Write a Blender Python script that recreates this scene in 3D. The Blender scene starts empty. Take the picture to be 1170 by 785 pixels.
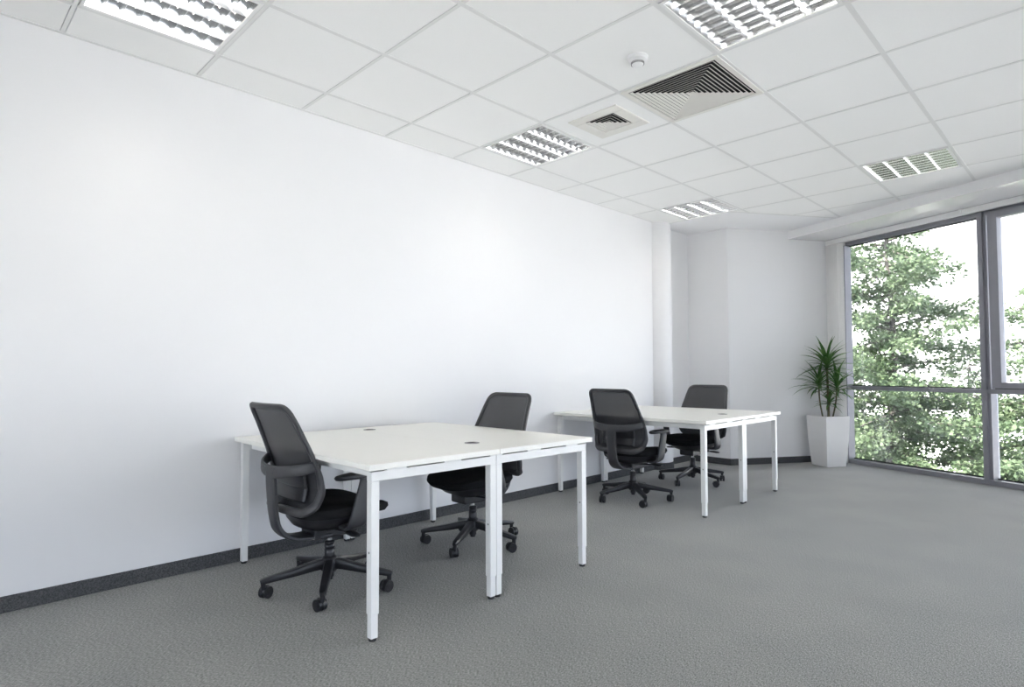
import bpy, bmesh, math, random
from mathutils import Vector, Matrix
PI = math.pi
C = bpy.context.scene.collection
sc = bpy.context.scene
random.seed(7)

# ------------------------------------------------------------------ materials
def mat(name, col, rough=0.5, metal=0.0, spec=0.5, noise=None, bump=None, emit=None, sheen=0.0, coat=0.0):
    """noise=(scale, amount, second colour)   bump=(scale, strength, distance)"""
    m = bpy.data.materials.new(name); m.use_nodes = True
    nt = m.node_tree; b = nt.nodes['Principled BSDF']
    b.inputs['Base Color'].default_value = (*col, 1)
    b.inputs['Roughness'].default_value = rough
    b.inputs['Metallic'].default_value = metal
    b.inputs['Specular IOR Level'].default_value = spec
    b.inputs['Sheen Weight'].default_value = sheen
    b.inputs['Coat Weight'].default_value = coat
    tc = nt.nodes.new('ShaderNodeTexCoord')
    if noise:
        n = nt.nodes.new('ShaderNodeTexNoise'); n.inputs['Scale'].default_value = noise[0]; n.inputs['Detail'].default_value = 3
        nt.links.new(tc.outputs['Object'], n.inputs['Vector'])
        r = nt.nodes.new('ShaderNodeValToRGB')
        r.color_ramp.elements[0].position = 0.5 - noise[1]; r.color_ramp.elements[0].color = (*col, 1)
        r.color_ramp.elements[1].position = 0.5 + noise[1]; r.color_ramp.elements[1].color = (*noise[2], 1)
        nt.links.new(n.outputs['Fac'], r.inputs['Fac']); nt.links.new(r.outputs['Color'], b.inputs['Base Color'])
    if bump:
        n = nt.nodes.new('ShaderNodeTexNoise'); n.inputs['Scale'].default_value = bump[0]
        nt.links.new(tc.outputs['Object'], n.inputs['Vector'])
        bp = nt.nodes.new('ShaderNodeBump'); bp.inputs['Strength'].default_value = bump[1]; bp.inputs['Distance'].default_value = bump[2]
        nt.links.new(n.outputs['Fac'], bp.inputs['Height']); nt.links.new(bp.outputs['Normal'], b.inputs['Normal'])
    if emit:
        b.inputs['Emission Color'].default_value = (*emit[:3], 1); b.inputs['Emission Strength'].default_value = emit[3]
    return m

M = {}
M['wall'] = mat('white_wall_paint', (.825, .822, .828), .6, spec=.3, noise=(3, .3, (.815, .812, .818)), bump=(220, .05, .001))
M['plaster'] = mat('white_plaster', (.90, .90, .91), .6, spec=.3, noise=(2, .3, (.885, .885, .895)))
M['soffit'] = mat('glossy_white_bulkhead', (.80, .80, .815), .12, spec=.5, noise=(1.5, .3, (.79, .79, .80)))
M['tile'] = mat('mineral_ceiling_tile', (.93, .93, .92), .85, spec=.2, noise=(160, .25, (.91, .91, .90)))
M['tbar'] = mat('ceiling_grid_metal', (.78, .78, .77), .5, noise=(5, .4, (.77, .77, .76)))
M['base'] = mat('carpet_skirting', (.050, .052, .055), .95, spec=.2, noise=(170, .16, (.12, .122, .125)))
M['desk'] = mat('white_laminate', (.86, .85, .80), .38, spec=.5, noise=(30, .3, (.845, .835, .785)))
M['steel'] = mat('white_powder_coat', (.84, .84, .825), .4, noise=(40, .3, (.82, .82, .805)))
M['foot'] = mat('black_rubber', (.015, .015, .016), .7, noise=(60, .3, (.022, .022, .023)))
M['grey_plastic'] = mat('grommet_plastic', (.22, .22, .22), .5, noise=(60, .3, (.27, .27, .27)))
M['charcoal'] = mat('charcoal_plastic', (.036, .036, .040), .42, noise=(60, .3, (.044, .044, .048)), bump=(400, .1, .0005))
M['blackp'] = mat('black_plastic', (.015, .015, .018), .35, noise=(60, .3, (.02, .02, .023)))
M['fabric'] = mat('black_seat_fabric', (.009, .009, .010), .95, spec=.15, noise=(300, .2, (.018, .018, .019)))
M['chrome'] = mat('chrome_gas_lift', (.75, .75, .76), .18, metal=1, noise=(20, .3, (.7, .7, .71)))
M['alu'] = mat('satin_aluminium_louvre', (.88, .88, .88), .14, metal=1, noise=(20, .3, (.86, .86, .86)))
M['white_metal'] = mat('white_enamelled_sheet', (.85, .85, .84), .4, noise=(20, .3, (.83, .83, .82)))
M['vent'] = mat('cream_vent_metal', (.80, .785, .74), .45, noise=(20, .3, (.78, .765, .72)))
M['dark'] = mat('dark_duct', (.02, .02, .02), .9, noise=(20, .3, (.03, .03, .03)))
M['frame'] = mat('grey_window_aluminium', (.28, .28, .31), .42, metal=.1, noise=(15, .3, (.27, .27, .297)))
M['gasket'] = mat('black_gasket', (.02, .02, .022), .6, noise=(60, .3, (.03, .03, .03)))
M['pot'] = mat('white_planter_lacquer', (.82, .81, .80), .3, noise=(12, .3, (.81, .80, .79)))
M['soil'] = mat('dark_soil', (.03, .022, .016), .95, noise=(80, .2, (.07, .05, .035)), bump=(90, .6, .01))
M['stem'] = mat('plant_cane', (.16, .13, .075), .8, noise=(60, .2, (.08, .09, .045)), bump=(60, .4, .004))
M['slat'] = mat('white_blind_fabric', (.88, .87, .86), .8, noise=(120, .3, (.86, .85, .84)))
M['bark'] = mat('tree_bark', (.055, .048, .042), .9, noise=(12, .2, (.12, .105, .09)), bump=(14, .8, .03))
M['tube'] = mat('fluorescent_tube', (.9, .9, .9), .4, emit=(1.0, 0.945, .87, 7.5))
M['detector'] = mat('white_detector_plastic', (.86, .86, .86), .35, noise=(20, .3, (.85, .85, .85)))

def carpet():
    m = bpy.data.materials.new('grey_carpet'); m.use_nodes = True; nt = m.node_tree; b = nt.nodes['Principled BSDF']
    tc = nt.nodes.new('ShaderNodeTexCoord')
    n1 = nt.nodes.new('ShaderNodeTexNoise'); n1.inputs['Scale'].default_value = 115; n1.inputs['Detail'].default_value = 6; n1.inputs['Roughness'].default_value = .75
    n2 = nt.nodes.new('ShaderNodeTexNoise'); n2.inputs['Scale'].default_value = 2.2; n2.inputs['Detail'].default_value = 4
    mp = nt.nodes.new('ShaderNodeMapping'); mp.inputs['Scale'].default_value = (1.9, .8, 1); mp.inputs['Rotation'].default_value = (0, 0, .35)
    nt.links.new(tc.outputs['Object'], mp.inputs['Vector']); nt.links.new(mp.outputs['Vector'], n1.inputs['Vector']); nt.links.new(tc.outputs['Object'], n2.inputs['Vector'])
    r = nt.nodes.new('ShaderNodeValToRGB'); e = r.color_ramp.elements
    e[0].position = .38; e[0].color = (.11, .113, .110, 1); e[1].position = .64; e[1].color = (.44, .44, .425, 1)
    nt.links.new(n1.outputs['Fac'], r.inputs['Fac'])
    mx = nt.nodes.new('ShaderNodeMixRGB'); mx.blend_type = 'MULTIPLY'; mx.inputs['Fac'].default_value = 1
    r2 = nt.nodes.new('ShaderNodeValToRGB'); r2.color_ramp.elements[0].position = .35; r2.color_ramp.elements[0].color = (.93, .93, .93, 1); r2.color_ramp.elements[1].position = .65; r2.color_ramp.elements[1].color = (1.04, 1.03, 1.02, 1)
    nt.links.new(n2.outputs['Fac'], r2.inputs['Fac']); nt.links.new(r.outputs['Color'], mx.inputs['Color1']); nt.links.new(r2.outputs['Color'], mx.inputs['Color2'])
    nt.links.new(mx.outputs['Color'], b.inputs['Base Color'])
    b.inputs['Roughness'].default_value = .95; b.inputs['Specular IOR Level'].default_value = .15; b.inputs['Sheen Weight'].default_value = .15
    bp = nt.nodes.new('ShaderNodeBump'); bp.inputs['Strength'].default_value = .25; bp.inputs['Distance'].default_value = .002
    nt.links.new(n1.outputs['Fac'], bp.inputs['Height']); nt.links.new(bp.outputs['Normal'], b.inputs['Normal'])
    return m
M['carpet'] = carpet()

def glass():
    m = bpy.data.materials.new('window_glass'); m.use_nodes = True; nt = m.node_tree
    for n in list(nt.nodes):
        if n.type != 'OUTPUT_MATERIAL': nt.nodes.remove(n)
    out = [n for n in nt.nodes if n.type == 'OUTPUT_MATERIAL'][0]
    t = nt.nodes.new('ShaderNodeBsdfTransparent'); t.inputs['Color'].default_value = (.955, .965, .965, 1)
    g = nt.nodes.new('ShaderNodeBsdfGlossy'); g.inputs['Roughness'].default_value = .0
    fr = nt.nodes.new('ShaderNodeFresnel'); fr.inputs['IOR'].default_value = 1.5
    mx = nt.nodes.new('ShaderNodeMixShader')
    nt.links.new(fr.outputs['Fac'], mx.inputs['Fac']); nt.links.new(t.outputs[0], mx.inputs[1]); nt.links.new(g.outputs[0], mx.inputs[2])
    nt.links.new(mx.outputs[0], out.inputs['Surface'])
    return m
M['glass'] = glass()

def mesh_fabric():
    m = bpy.data.materials.new('open_weave_mesh'); m.use_nodes = True; nt = m.node_tree; b = nt.nodes['Principled BSDF']
    tc = nt.nodes.new('ShaderNodeTexCoord'); n = nt.nodes.new('ShaderNodeTexNoise'); n.inputs['Scale'].default_value = 250
    nt.links.new(tc.outputs['Object'], n.inputs['Vector'])
    r = nt.nodes.new('ShaderNodeValToRGB'); r.color_ramp.elements[0].color = (.022, .022, .025, 1); r.color_ramp.elements[1].color = (.048, .048, .052, 1)
    nt.links.new(n.outputs['Fac'], r.inputs['Fac']); nt.links.new(r.outputs['Color'], b.inputs['Base Color'])
    b.inputs['Roughness'].default_value = .8; b.inputs['Alpha'].default_value = .93
    return m
M['mesh'] = mesh_fabric()

def leafmat(name, c1, c2, scale):
    m = bpy.data.materials.new(name); m.use_nodes = True; nt = m.node_tree; b = nt.nodes['Principled BSDF']
    tc = nt.nodes.new('ShaderNodeTexCoord'); n = nt.nodes.new('ShaderNodeTexNoise'); n.inputs['Scale'].default_value = scale
    nt.links.new(tc.outputs['Object'], n.inputs['Vector'])
    r = nt.nodes.new('ShaderNodeValToRGB'); r.color_ramp.elements[0].position = .35; r.color_ramp.elements[0].color = (*c1, 1); r.color_ramp.elements[1].position = .65; r.color_ramp.elements[1].color = (*c2, 1)
    nt.links.new(n.outputs['Fac'], r.inputs['Fac']); nt.links.new(r.outputs['Color'], b.inputs['Base Color'])
    b.inputs['Roughness'].default_value = .5; b.inputs['Specular IOR Level'].default_value = .35
    tr = nt.nodes.new('ShaderNodeBsdfTranslucent'); nt.links.new(r.outputs['Color'], tr.inputs['Color'])
    mx = nt.nodes.new('ShaderNodeMixShader'); mx.inputs['Fac'].default_value = .3
    out = [k for k in nt.nodes if k.type == 'OUTPUT_MATERIAL'][0]
    nt.links.new(b.outputs[0], mx.inputs[1]); nt.links.new(tr.outputs[0], mx.inputs[2]); nt.links.new(mx.outputs[0], out.inputs['Surface'])
    return m
M['leaf'] = leafmat('potted_plant_leaf', (.045, .12, .03), (.13, .24, .07), 9)
M['conifer'] = leafmat('conifer_needles', (.055, .085, .04), (.165, .215, .12), 3)
M['shrub'] = leafmat('dark_conifer_needles', (.03, .045, .03), (.09, .12, .07), 3)

def facade_mat():
    m = bpy.data.materials.new('pale_facade_panels'); m.use_nodes = True; nt = m.node_tree; b = nt.nodes['Principled BSDF']
    tc = nt.nodes.new('ShaderNodeTexCoord'); mp = nt.nodes.new('ShaderNodeMapping'); mp.inputs['Rotation'].default_value = (PI/2, 0, 0)
    br = nt.nodes.new('ShaderNodeTexBrick'); br.offset = 0
    br.inputs['Scale'].default_value = 1.0; br.inputs['Brick Width'].default_value = .9; br.inputs['Row Height'].default_value = .9; br.inputs['Mortar Size'].default_value = .02
    br.inputs['Color1'].default_value = (.80, .79, .78, 1); br.inputs['Color2'].default_value = (.78, .77, .76, 1); br.inputs['Mortar'].default_value = (.6, .59, .58, 1)
    nt.links.new(tc.outputs['Object'], mp.inputs['Vector']); nt.links.new(mp.outputs['Vector'], br.inputs['Vector']); nt.links.new(br.outputs['Color'], b.inputs['Base Color'])
    b.inputs['Roughness'].default_value = .8
    return m
M['facade'] = facade_mat()
M['paving'] = mat('pale_paving', (.62, .60, .58), .9, noise=(.8, .2, (.48, .47, .44)))

M['bounce_gravel'] = mat('added_terrace_gravel', (.78, .77, .75), .95, noise=(30, .25, (.66, .65, .63)))  # for the added outside slab that throws sunlight up into the room
# ------------------------------------------------------------------ geometry helpers
def obj(name, bm, m, parent=None, smooth=False, bevel=0, loc=None, rotz=0, seg=2):
    bmesh.ops.recalc_face_normals(bm, faces=bm.faces[:])
    me = bpy.data.meshes.new(name); bm.to_mesh(me); bm.free()
    for x in (m if isinstance(m, (list, tuple)) else [m]): me.materials.append(M[x])
    if smooth:
        for p in me.polygons: p.use_smooth = True
    o = bpy.data.objects.new(name, me); C.objects.link(o)
    if parent: o.parent = parent
    if loc is not None: o.location = loc
    o.rotation_euler = (0, 0, rotz)
    if bevel:
        b = o.modifiers.new('bevel', 'BEVEL'); b.width = bevel; b.segments = seg; b.limit_method = 'ANGLE'; b.angle_limit = math.radians(40)
        if smooth: pass
    if smooth:
        me.set_sharp_from_angle(angle=math.radians(42))
    return o
def tag(o, label, cat, group=None):
    o['label'] = label; o['category'] = cat
    if group: o['group'] = group
    return o
def struct(o): o['kind'] = 'structure'; return o
def thing(name, label, cat, loc=(0, 0, 0), rotz=0, group=None):
    o = bpy.data.objects.new(name, None); C.objects.link(o); o.location = loc; o.rotation_euler = (0, 0, rotz); o.empty_display_size = .1
    return tag(o, label, cat, group)
def NB(): return bmesh.new()
def box(bm, x0, x1, y0, y1, z0, z1, mi=0):
    v = [bm.verts.new((x, y, z)) for z in (z0, z1) for x, y in ((x0, y0), (x1, y0), (x1, y1), (x0, y1))]
    fs = [bm.faces.new([v[i] for i in q]) for q in ((3, 2, 1, 0), (4, 5, 6, 7), (0, 1, 5, 4), (1, 2, 6, 5), (2, 3, 7, 6), (3, 0, 4, 7))]
    for f in fs: f.material_index = mi
    return v
def obox(bm, P, u, w, a0, a1, b0, b1, z0, z1):
    """box in the frame P + a*u + b*w (2-D directions)"""
    v = []
    for z in (z0, z1):
        for a, b in ((a0, b0), (a1, b0), (a1, b1), (a0, b1)):
            v.append(bm.verts.new((P[0]+a*u[0]+b*w[0], P[1]+a*u[1]+b*w[1], z)))
    for q in ((3, 2, 1, 0), (4, 5, 6, 7), (0, 1, 5, 4), (1, 2, 6, 5), (2, 3, 7, 6), (3, 0, 4, 7)): bm.faces.new([v[i] for i in q])
def prism(bm, pts, z0, z1):
    a = [bm.verts.new((x, y, z0)) for x, y in pts]; b = [bm.verts.new((x, y, z1)) for x, y in pts]; n = len(pts)
    bm.faces.new(a[::-1]); bm.faces.new(b)
    for i in range(n): bm.faces.new((a[i], a[(i+1) % n], b[(i+1) % n], b[i]))
def cyl(bm, p, q, r0, r1=None, n=16, caps=True):
    p = Vector(p); q = Vector(q); r1 = r0 if r1 is None else r1
    d = (q-p).normalized(); a = d.orthogonal().normalized(); b = d.cross(a)
    A = [bm.verts.new(p+(a*math.cos(t)+b*math.sin(t))*r0) for t in [2*PI*i/n for i in range(n)]]
    B = [bm.verts.new(q+(a*math.cos(t)+b*math.sin(t))*r1) for t in [2*PI*i/n for i in range(n)]]
    for i in range(n): bm.faces.new((A[i], A[(i+1) % n], B[(i+1) % n], B[i]))
    if caps: bm.faces.new(A[::-1]); bm.faces.new(B)
def lathe(bm, prof, n=24, c=(0, 0)):
    rings = [[bm.verts.new((c[0]+r*math.cos(2*PI*i/n), c[1]+r*math.sin(2*PI*i/n), z)) for i in range(n)] for r, z in prof]
    for A, B in zip(rings, rings[1:]):
        for i in range(n): bm.faces.new((A[i], A[(i+1) % n], B[(i+1) % n], B[i]))
    bm.faces.new(rings[0][::-1]); bm.faces.new(rings[-1])
def sweep(bm, path, sizes, up=None, side=None, closed=False, n=10, e=3.5):
    """sweep a super-ellipse (half sizes a along 'side', b along normal) over path; side: fixed or per-point side vectors"""
    P = [Vector(p) for p in path]; N = len(P); rings = []
    for i in range(N):
        t = (P[(i+1) % N]-P[i-1]) if closed else (P[min(i+1, N-1)]-P[max(i-1, 0)])
        t.normalize()
        s = Vector(side[i]) if isinstance(side, list) else Vector(side)
        s = (s - t*s.dot(t)).normalized(); u = t.cross(s)
        a, b = sizes[i] if isinstance(sizes, list) else sizes
        ring = []
        for k in range(n):
            th = 2*PI*(k+.5)/n; c, d = math.cos(th), math.sin(th)
            ring.append(bm.verts.new(P[i] + s*(a*math.copysign(abs(c)**(2/e), c)) + u*(b*math.copysign(abs(d)**(2/e), d))))
        rings.append(ring)
    R = range(N) if closed else range(N-1)
    for i in R:
        A, B = rings[i], rings[(i+1) % N]
        for k in range(n): bm.faces.new((A[k], A[(k+1) % n], B[(k+1) % n], B[k]))
    if not closed: bm.faces.new(rings[0][::-1]); bm.faces.new(rings[-1])
def roundpoly(pts, rad, k=7):
    out = []; n = len(pts)
    for i in range(n):
        p0, p, p1 = Vector(pts[i-1]), Vector(pts[i]), Vector(pts[(i+1) % n]); r = rad[i]
        a = p+(p0-p).normalized()*r; b = p+(p1-p).normalized()*r
        for j in range(k+1):
            t = j/k; out.append(a*(1-t)**2+p*2*t*(1-t)+b*t*t)
    return out
def densify(pts, step, closed=True):
    out = []; n = len(pts)
    for i in range(n if closed else n-1):
        a, b = Vector(pts[i]), Vector(pts[(i+1) % n]); m = max(1, int((b-a).length/step))
        for j in range(m): out.append(a.lerp(b, j/m))
    if not closed: out.append(Vector(pts[-1]))
    return [p for i, p in enumerate(out) if i == 0 or (p-out[i-1]).length > 1e-5]
def interp(tab, z):
    if z <= tab[0][0]: return tab[0][1]
    for (a, va), (b, vb) in zip(tab, tab[1:]):
        if z <= b: return va+(vb-va)*(z-a)/(b-a)
    return tab[-1][1]
def catmull(P, k=6):
    P = [Vector(p) for p in P]; Q = [P[0]*2-P[1]]+P+[P[-1]*2-P[-2]]; out = []
    for i in range(1, len(Q)-2):
        for j in range(k):
            t = j/k; a, b, c, d = Q[i-1:i+3]
            out.append(.5*((2*b)+(c-a)*t+(2*a-5*b+4*c-d)*t*t+(3*b-a-3*c+d)*t**3))
    out.append(P[-1]); return out

# ------------------------------------------------------------------ room geometry (metres)
H = 2.784                    # suspended ceiling height
XL = -3.64                   # left wall
XR, YB = 2.6, -2.2           # walls behind / right of the camera
T = .625; X0 = -3.3113; Y0 = 1.7549
A = Vector((-2.174, 7.901)); D = Vector((.9202, -.3915)).normalized(); NN = Vector((-D.y, D.x))   # window line and its outward normal
def wp(s, t=0): return A+D*s+NN*t
SR = (XR-A.x)/D.x            # window parameter at the right wall
B = Vector((-1.388, 6.924))  # bulkhead face line
far0 = Vector((-3.165, 6.80)); fdir = Vector((.538, .843)).normalized()
def isect(p, u, q, v):
    dn = u.x*v.y-u.y*v.x; w = q-p
    return p+u*((w.x*v.y-w.y*v.x)/dn)
corner = isect(far0, fdir, A, D)
deep = Vector((-3.69, 6.83))
bulkL = isect(far0, fdir, B, D); bulkR = isect(B, D, Vector((XR, 0)), Vector((0, 1)))
winR = isect(A, D, Vector((XR, 0)), Vector((0, 1)))
TOP = H+.32

bm = NB(); prism(bm, [(XL-.3, YB-.2), (XR+.2, YB-.2), tuple(winR+Vector((.2, .12))), tuple(corner+NN*.2), (corner.x-.3, corner.y+.1), (deep.x-.2, deep.y+.2)], -.15, 0)
struct(obj('floor', bm, 'carpet'))
bm = NB(); prism(bm, [(XL-.3, YB-.2), (XR+.2, YB-.2), tuple(winR+Vector((.2, .2))), tuple(corner+NN*.2), (corner.x-.3, corner.y+.1), (deep.x-.2, deep.y+.2)], TOP, TOP+.15)
struct(obj('roof_light_block', bm, 'plaster'))  # unseen roof slab, put in to block light from above
bm = NB(); box(bm, XL-.2, XL, YB-.2, 6.05, 0, TOP); struct(obj('wall_left', bm, 'wall'))
bm = NB(); prism(bm, [(XL-.05, 6.0), (deep.x, 6.2), tuple(deep), (deep.x+.0, deep.y+.2), (deep.x-.25, deep.y+.2), (XL-.25, 6.0)], 0, TOP); struct(obj('wall_left_end', bm, 'wall'))
bm = NB(); prism(bm, [(deep.x-.1, deep.y), tuple(far0), tuple(far0+Vector((-.2, .3))), (deep.x-.2, deep.y+.2)], 0, TOP); struct(obj('wall_back', bm, 'wall', bevel=.004))
bm = NB(); prism(bm, [tuple(far0), tuple(corner), tuple(corner+NN*.19), tuple(corner+NN*.19+Vector((-.2, 0))), tuple(far0+Vector((-.2, .3)))], 0, TOP); struct(obj('wall_far', bm, 'wall'))
bm = NB(); box(bm, XR, XR+.2, YB-.2, YB+.25, 0, TOP); box(bm, XR, XR+.2, winR.y-.3, winR.y+.05, 0, TOP); box(bm, XR, XR+.2, YB+.25, winR.y-.3, 1.25, TOP); box(bm, XR, XR+.2, YB+.25, winR.y-.3, 0, .06); wr = struct(obj('wall_right', bm, 'wall'))
bm = NB()
for k in range(6):
    y_ = YB+.25+(winR.y-.55-YB)*k/5; box(bm, XR+.05, XR+.15, y_-.03, y_+.03, .06, 1.25)
w5 = struct(obj('added_window_right', bm, 'frame'))  # unseen low strip window, added to let upward light reach the ceiling
bm = NB(); box(bm, XR+.09, XR+.096, YB+.25, winR.y-.3, .06, 1.25); obj('pane', bm, 'glass', w5)
bm = NB(); box(bm, XL, XR, YB-.2, YB, 1.05, TOP); box(bm, XL, XR, YB-.2, YB, 0, .06); box(bm, XL, XL+.4, YB-.2, YB, .06, 1.05); box(bm, XR-.4, XR, YB-.2, YB, .06, 1.05); struct(obj('wall_rear', bm, 'wall'))
bm = NB()
for k in range(5):
    x_ = XL+.4+(XR-XL-.8)*k/4; box(bm, x_-.03, x_+.03, YB-.15, YB-.05, .06, 1.05)
w6 = struct(obj('added_window_rear', bm, 'frame'))  # second unseen strip opening, added behind the camera to brighten the ceiling
bm = NB(); box(bm, XL+.4, XR-.4, YB-.096, YB-.09, .06, 1.05); obj('pane', bm, 'glass', w6)
# rounded column in the corner, short wall beside the window under the blind
bm = NB(); lathe(bm, [(.19, 0), (.19, H+.1)], 48, (-3.72, 6.09)); struct(obj('wall_column', bm, 'wall', smooth=True))
sc0 = (corner-A).dot(D)
bm = NB(); obox(bm, A, D, NN, sc0, -.075, 0.0, .10, 0, 2.686); struct(obj('wall_window_return', bm, 'wall'))

# skirting strips of carpet
def skirting(name, pts, inside):
    bm = NB()
    for a, b in zip(pts, pts[1:]):
        a = Vector(a); b = Vector(b); u = (b-a).normalized(); w = Vector((-u.y, u.x))*inside
        obox(bm, a, u, w, 0, (b-a).length, 0, .008, 0.0005, .075)
    return struct(obj(name, bm, 'base'))
skirting('baseboard_left', [(XL, YB), (XL, 5.93)], -1)
bm = NB(); pts = []
for i in range(25):
    t = -1.16+(2.45)*i/24; pts.append((-3.72+.198*math.cos(t), 6.09+.198*math.sin(t)))
for i in range(24, -1, -1):
    t = -1.16+(2.45)*i/24; pts.append((-3.72+.189*math.cos(t), 6.09+.189*math.sin(t)))
prism(bm, pts, .0005, .075); struct(obj('baseboard_column', bm, 'base'))
skirting('baseboard_left_end', [(deep.x, 6.25), tuple(deep)], -1)
skirting('baseboard_back', [tuple(deep), (far0.x, far0.y)], -1)
skirting('baseboard_far', [tuple(far0-Vector((0, .008))), tuple(corner)], -1)

# ---- ceiling: tiles, T-bar grid and the plaster strip, one mesh
def clip(poly, p, n):     # keep the side where (x-p).n <= 0
    out = []
    for i in range(len(poly)):
        a, b = poly[i], poly[(i+1) % len(poly)]; da = (a-p).dot(n); db = (b-p).dot(n)
        if da <= 0: out.append(a)
        if (da < 0 < db) or (db < 0 < da): out.append(a.lerp(b, da/(da-db)))
    return out
YT = Y0+7*T-.012                       # end of the tiled field along the left wall
dg0 = Vector((-2.815, YT)); dgdir = Vector((.541, .841)).normalized(); dgn = Vector((-dgdir.y, dgdir.x))
openings = {(0, 2), (0, 6), (0, -2), (3, 1), (3, 6), (3, -3), (7, 2), (7, -3), (2, 2)}      # luminaires and the big diffuser (cell i, j)
bm = NB()
def flat(poly, z, mi, th=0):
    if len(poly) < 3: return
    a = [bm.verts.new((p.x, p.y, z)) for p in poly]; f = bm.faces.new(a); f.material_index = mi
    if th:
        b = [bm.verts.new((p.x, p.y, z+th)) for p in poly]; bm.faces.new(b[::-1]).material_index = mi
        for i in range(len(poly)):
            bm.faces.new((a[i], a[(i+1) % len(a)], b[(i+1) % len(a)], b[i])).material_index = mi
def region(poly):
    """tile-field clip: south of YT, or right of the diagonal; always room side of the bulkhead"""
    poly = clip(poly, B, NN)
    a = clip(poly, dg0, Vector((0, 1))); b = clip(clip(poly, dg0, Vector((0, -1))), dg0, dgn)
    return [q for q in (a, b) if len(q) > 2]
xs = [XL]+[X0+i*T for i in range(0, 11) if X0+i*T < XR]+[XR]
ys = [YB]+[Y0+j*T for j in range(-6, 10)]
W = .012
for i in range(len(xs)-1):
    for j in range(len(ys)-1):
        ci, cj = i-1, j-7
        if (ci, cj) in openings: continue
        x0, x1, y0, y1 = xs[i], xs[i+1], ys[j], ys[j+1]
        q = [Vector(v) for v in ((x0+W, y0+W), (x1-W, y0+W), (x1-W, y1-W), (x0+W, y1-W))]
        dz = .0022+random.uniform(-.0004, .0006)
        if (ci, cj) == (1, 2):                                   # tile cut out for the small diffuser
            vx, vy, vr = -2.362, 3.317, .125
            for a0, a1, b0, b1 in ((x0+W, x1-W, y0+W, vy-vr), (x0+W, x1-W, vy+vr, y1-W), (x0+W, vx-vr, vy-vr, vy+vr), (vx+vr, x1-W, vy-vr, vy+vr)):
                flat([Vector(v) for v in ((a0, b0), (a1, b0), (a1, b1), (a0, b1))], H+dz, 0, .012)
            continue
        for r in region(q): flat(r, H+dz, 0, .012)
for i in range(len(xs)):               # main tees
    x = xs[i]
    for j in range(len(ys)-1):
        for r in region([Vector(v) for v in ((x-W, ys[j]), (x+W, ys[j]), (x+W, ys[j+1]), (x-W, ys[j+1]))]): flat(r, H, 1, .03)
for j in range(len(ys)):               # cross tees
    y = ys[j]
    for i in range(len(xs)-1):
        for r in region([Vector(v) for v in ((xs[i]+W, y-W*.8), (xs[i+1]-W, y-W*.8), (xs[i+1]-W, y+W*.8), (xs[i]+W, y+W*.8))]): flat(r, H+.0006, 1, .03)
def strip(a, b, w, z, mi, th):
    a = Vector(a); b = Vector(b); u = (b-a).normalized(); n = Vector((-u.y, u.x))*w
    flat([a-n, b-n, b+n, a+n], z, mi, th)
dgE = isect(dg0, dgdir, B, D)
strip((XL, YT), tuple(dg0), .012, H-.001, 1, .03); strip(tuple(dg0), tuple(dgE), .012, H-.001, 1, .03)
strip((XL+.008, YB), (XL+.008, YT), .010, H-.001, 1, .03)
strip(tuple(dgE), tuple(bulkR), .008, H-.0005, 1, .02)
flat([Vector((XL-.2, YT)), dg0, dgE, B-D*3.2, Vector((-4.0, 7.6))], H+.002, 2, .05)
flat([dgE, bulkL-D*.1, bulkL-D*.1+NN*.2, dgE+NN*.2], H+.003, 2, .05)
struct(obj('ceiling', bm, ['tile', 'tbar', 'plaster']))

# bulkhead above the windows
bm = NB(); l = (bulkL-B).dot(D)-.12; r_ = (bulkR-B).dot(D); dep = (A-B).dot(NN)
obox(bm, B, D, NN, l, r_, 0, dep+.2, 2.686, TOP)
bm.normal_update(); bmesh.ops.recalc_face_normals(bm, faces=bm.faces[:])
for f_ in bm.faces: f_.material_index = 1 if f_.normal.z < -.5 else 0
struct(obj('trim_2', bm, ['wall', 'soffit']))

# ---- windows
GD = .10
def window(name, s0, s1, sash=False, first=False):
    bm = NB()
    f0 = s0 if first else s0
    obox(bm, A, D, NN, s0, s1, 0, .125, 0, .048)                       # sill rail
    obox(bm, A, D, NN, s0, s1, .03, .125, 2.60, 2.686)                 # head
    obox(bm, A, D, NN, s0, s1, 0, .05, 2.64, 2.6855)
    obox(bm, A, D, NN, s0, s1, .0, .125, .872, .915)                   # transom
    w = struct(obj(name, bm, 'frame', bevel=.002))
    bm = NB(); obox(bm, A, D, NN, s0, s0+(.012 if first else .025), .02 if not first else 0, .105 if first else .125, .048, 2.60); 
    obj('jamb', bm, 'frame', w)
    bm = NB(); obox(bm, A, D, NN, s0, s1, GD-.012, GD-.006, .048, .062); obox(bm, A, D, NN, s0, s1, GD-.012, GD-.006, 2.588, 2.60); obox(bm, A, D, NN, s0, s1, GD-.012, GD-.006, .915, .925)
    obj('gasket', bm, 'gasket', w)
    bm = NB(); obox(bm, A, D, NN, s0+.01, s1-.01, GD, GD+.006, .04, .88); obj('pane', bm, 'glass', w)
    if not sash:
        bm = NB(); obox(bm, A, D, NN, s0+.01, s1-.01, GD, GD+.006, .90, 2.61); obj('pane', bm, 'glass', w)
    else:
        a, b = s0+.052, s1-.05; z0, z1 = .926, 2.612; ft = .082
        bm = NB()
        obox(bm, A, D, NN, a, a+ft, -.012, .075, z0, z1); obox(bm, A, D, NN, b-ft, b, -.012, .075, z0, z1)
        obox(bm, A, D, NN, a+ft, b-ft, -.012, .075, z0, z0+.055); obox(bm, A, D, NN, a+ft, b-ft, -.012, .075, z1-.062, z1)
        sh = obj('casement_frame', bm, 'frame', w, bevel=.003)
        bm = NB(); obox(bm, A, D, NN, a+ft-.01, b-ft+.01, .045, .051, z0+.05, z1-.05); obj('pane', bm, 'glass', sh)
    return w
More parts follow.
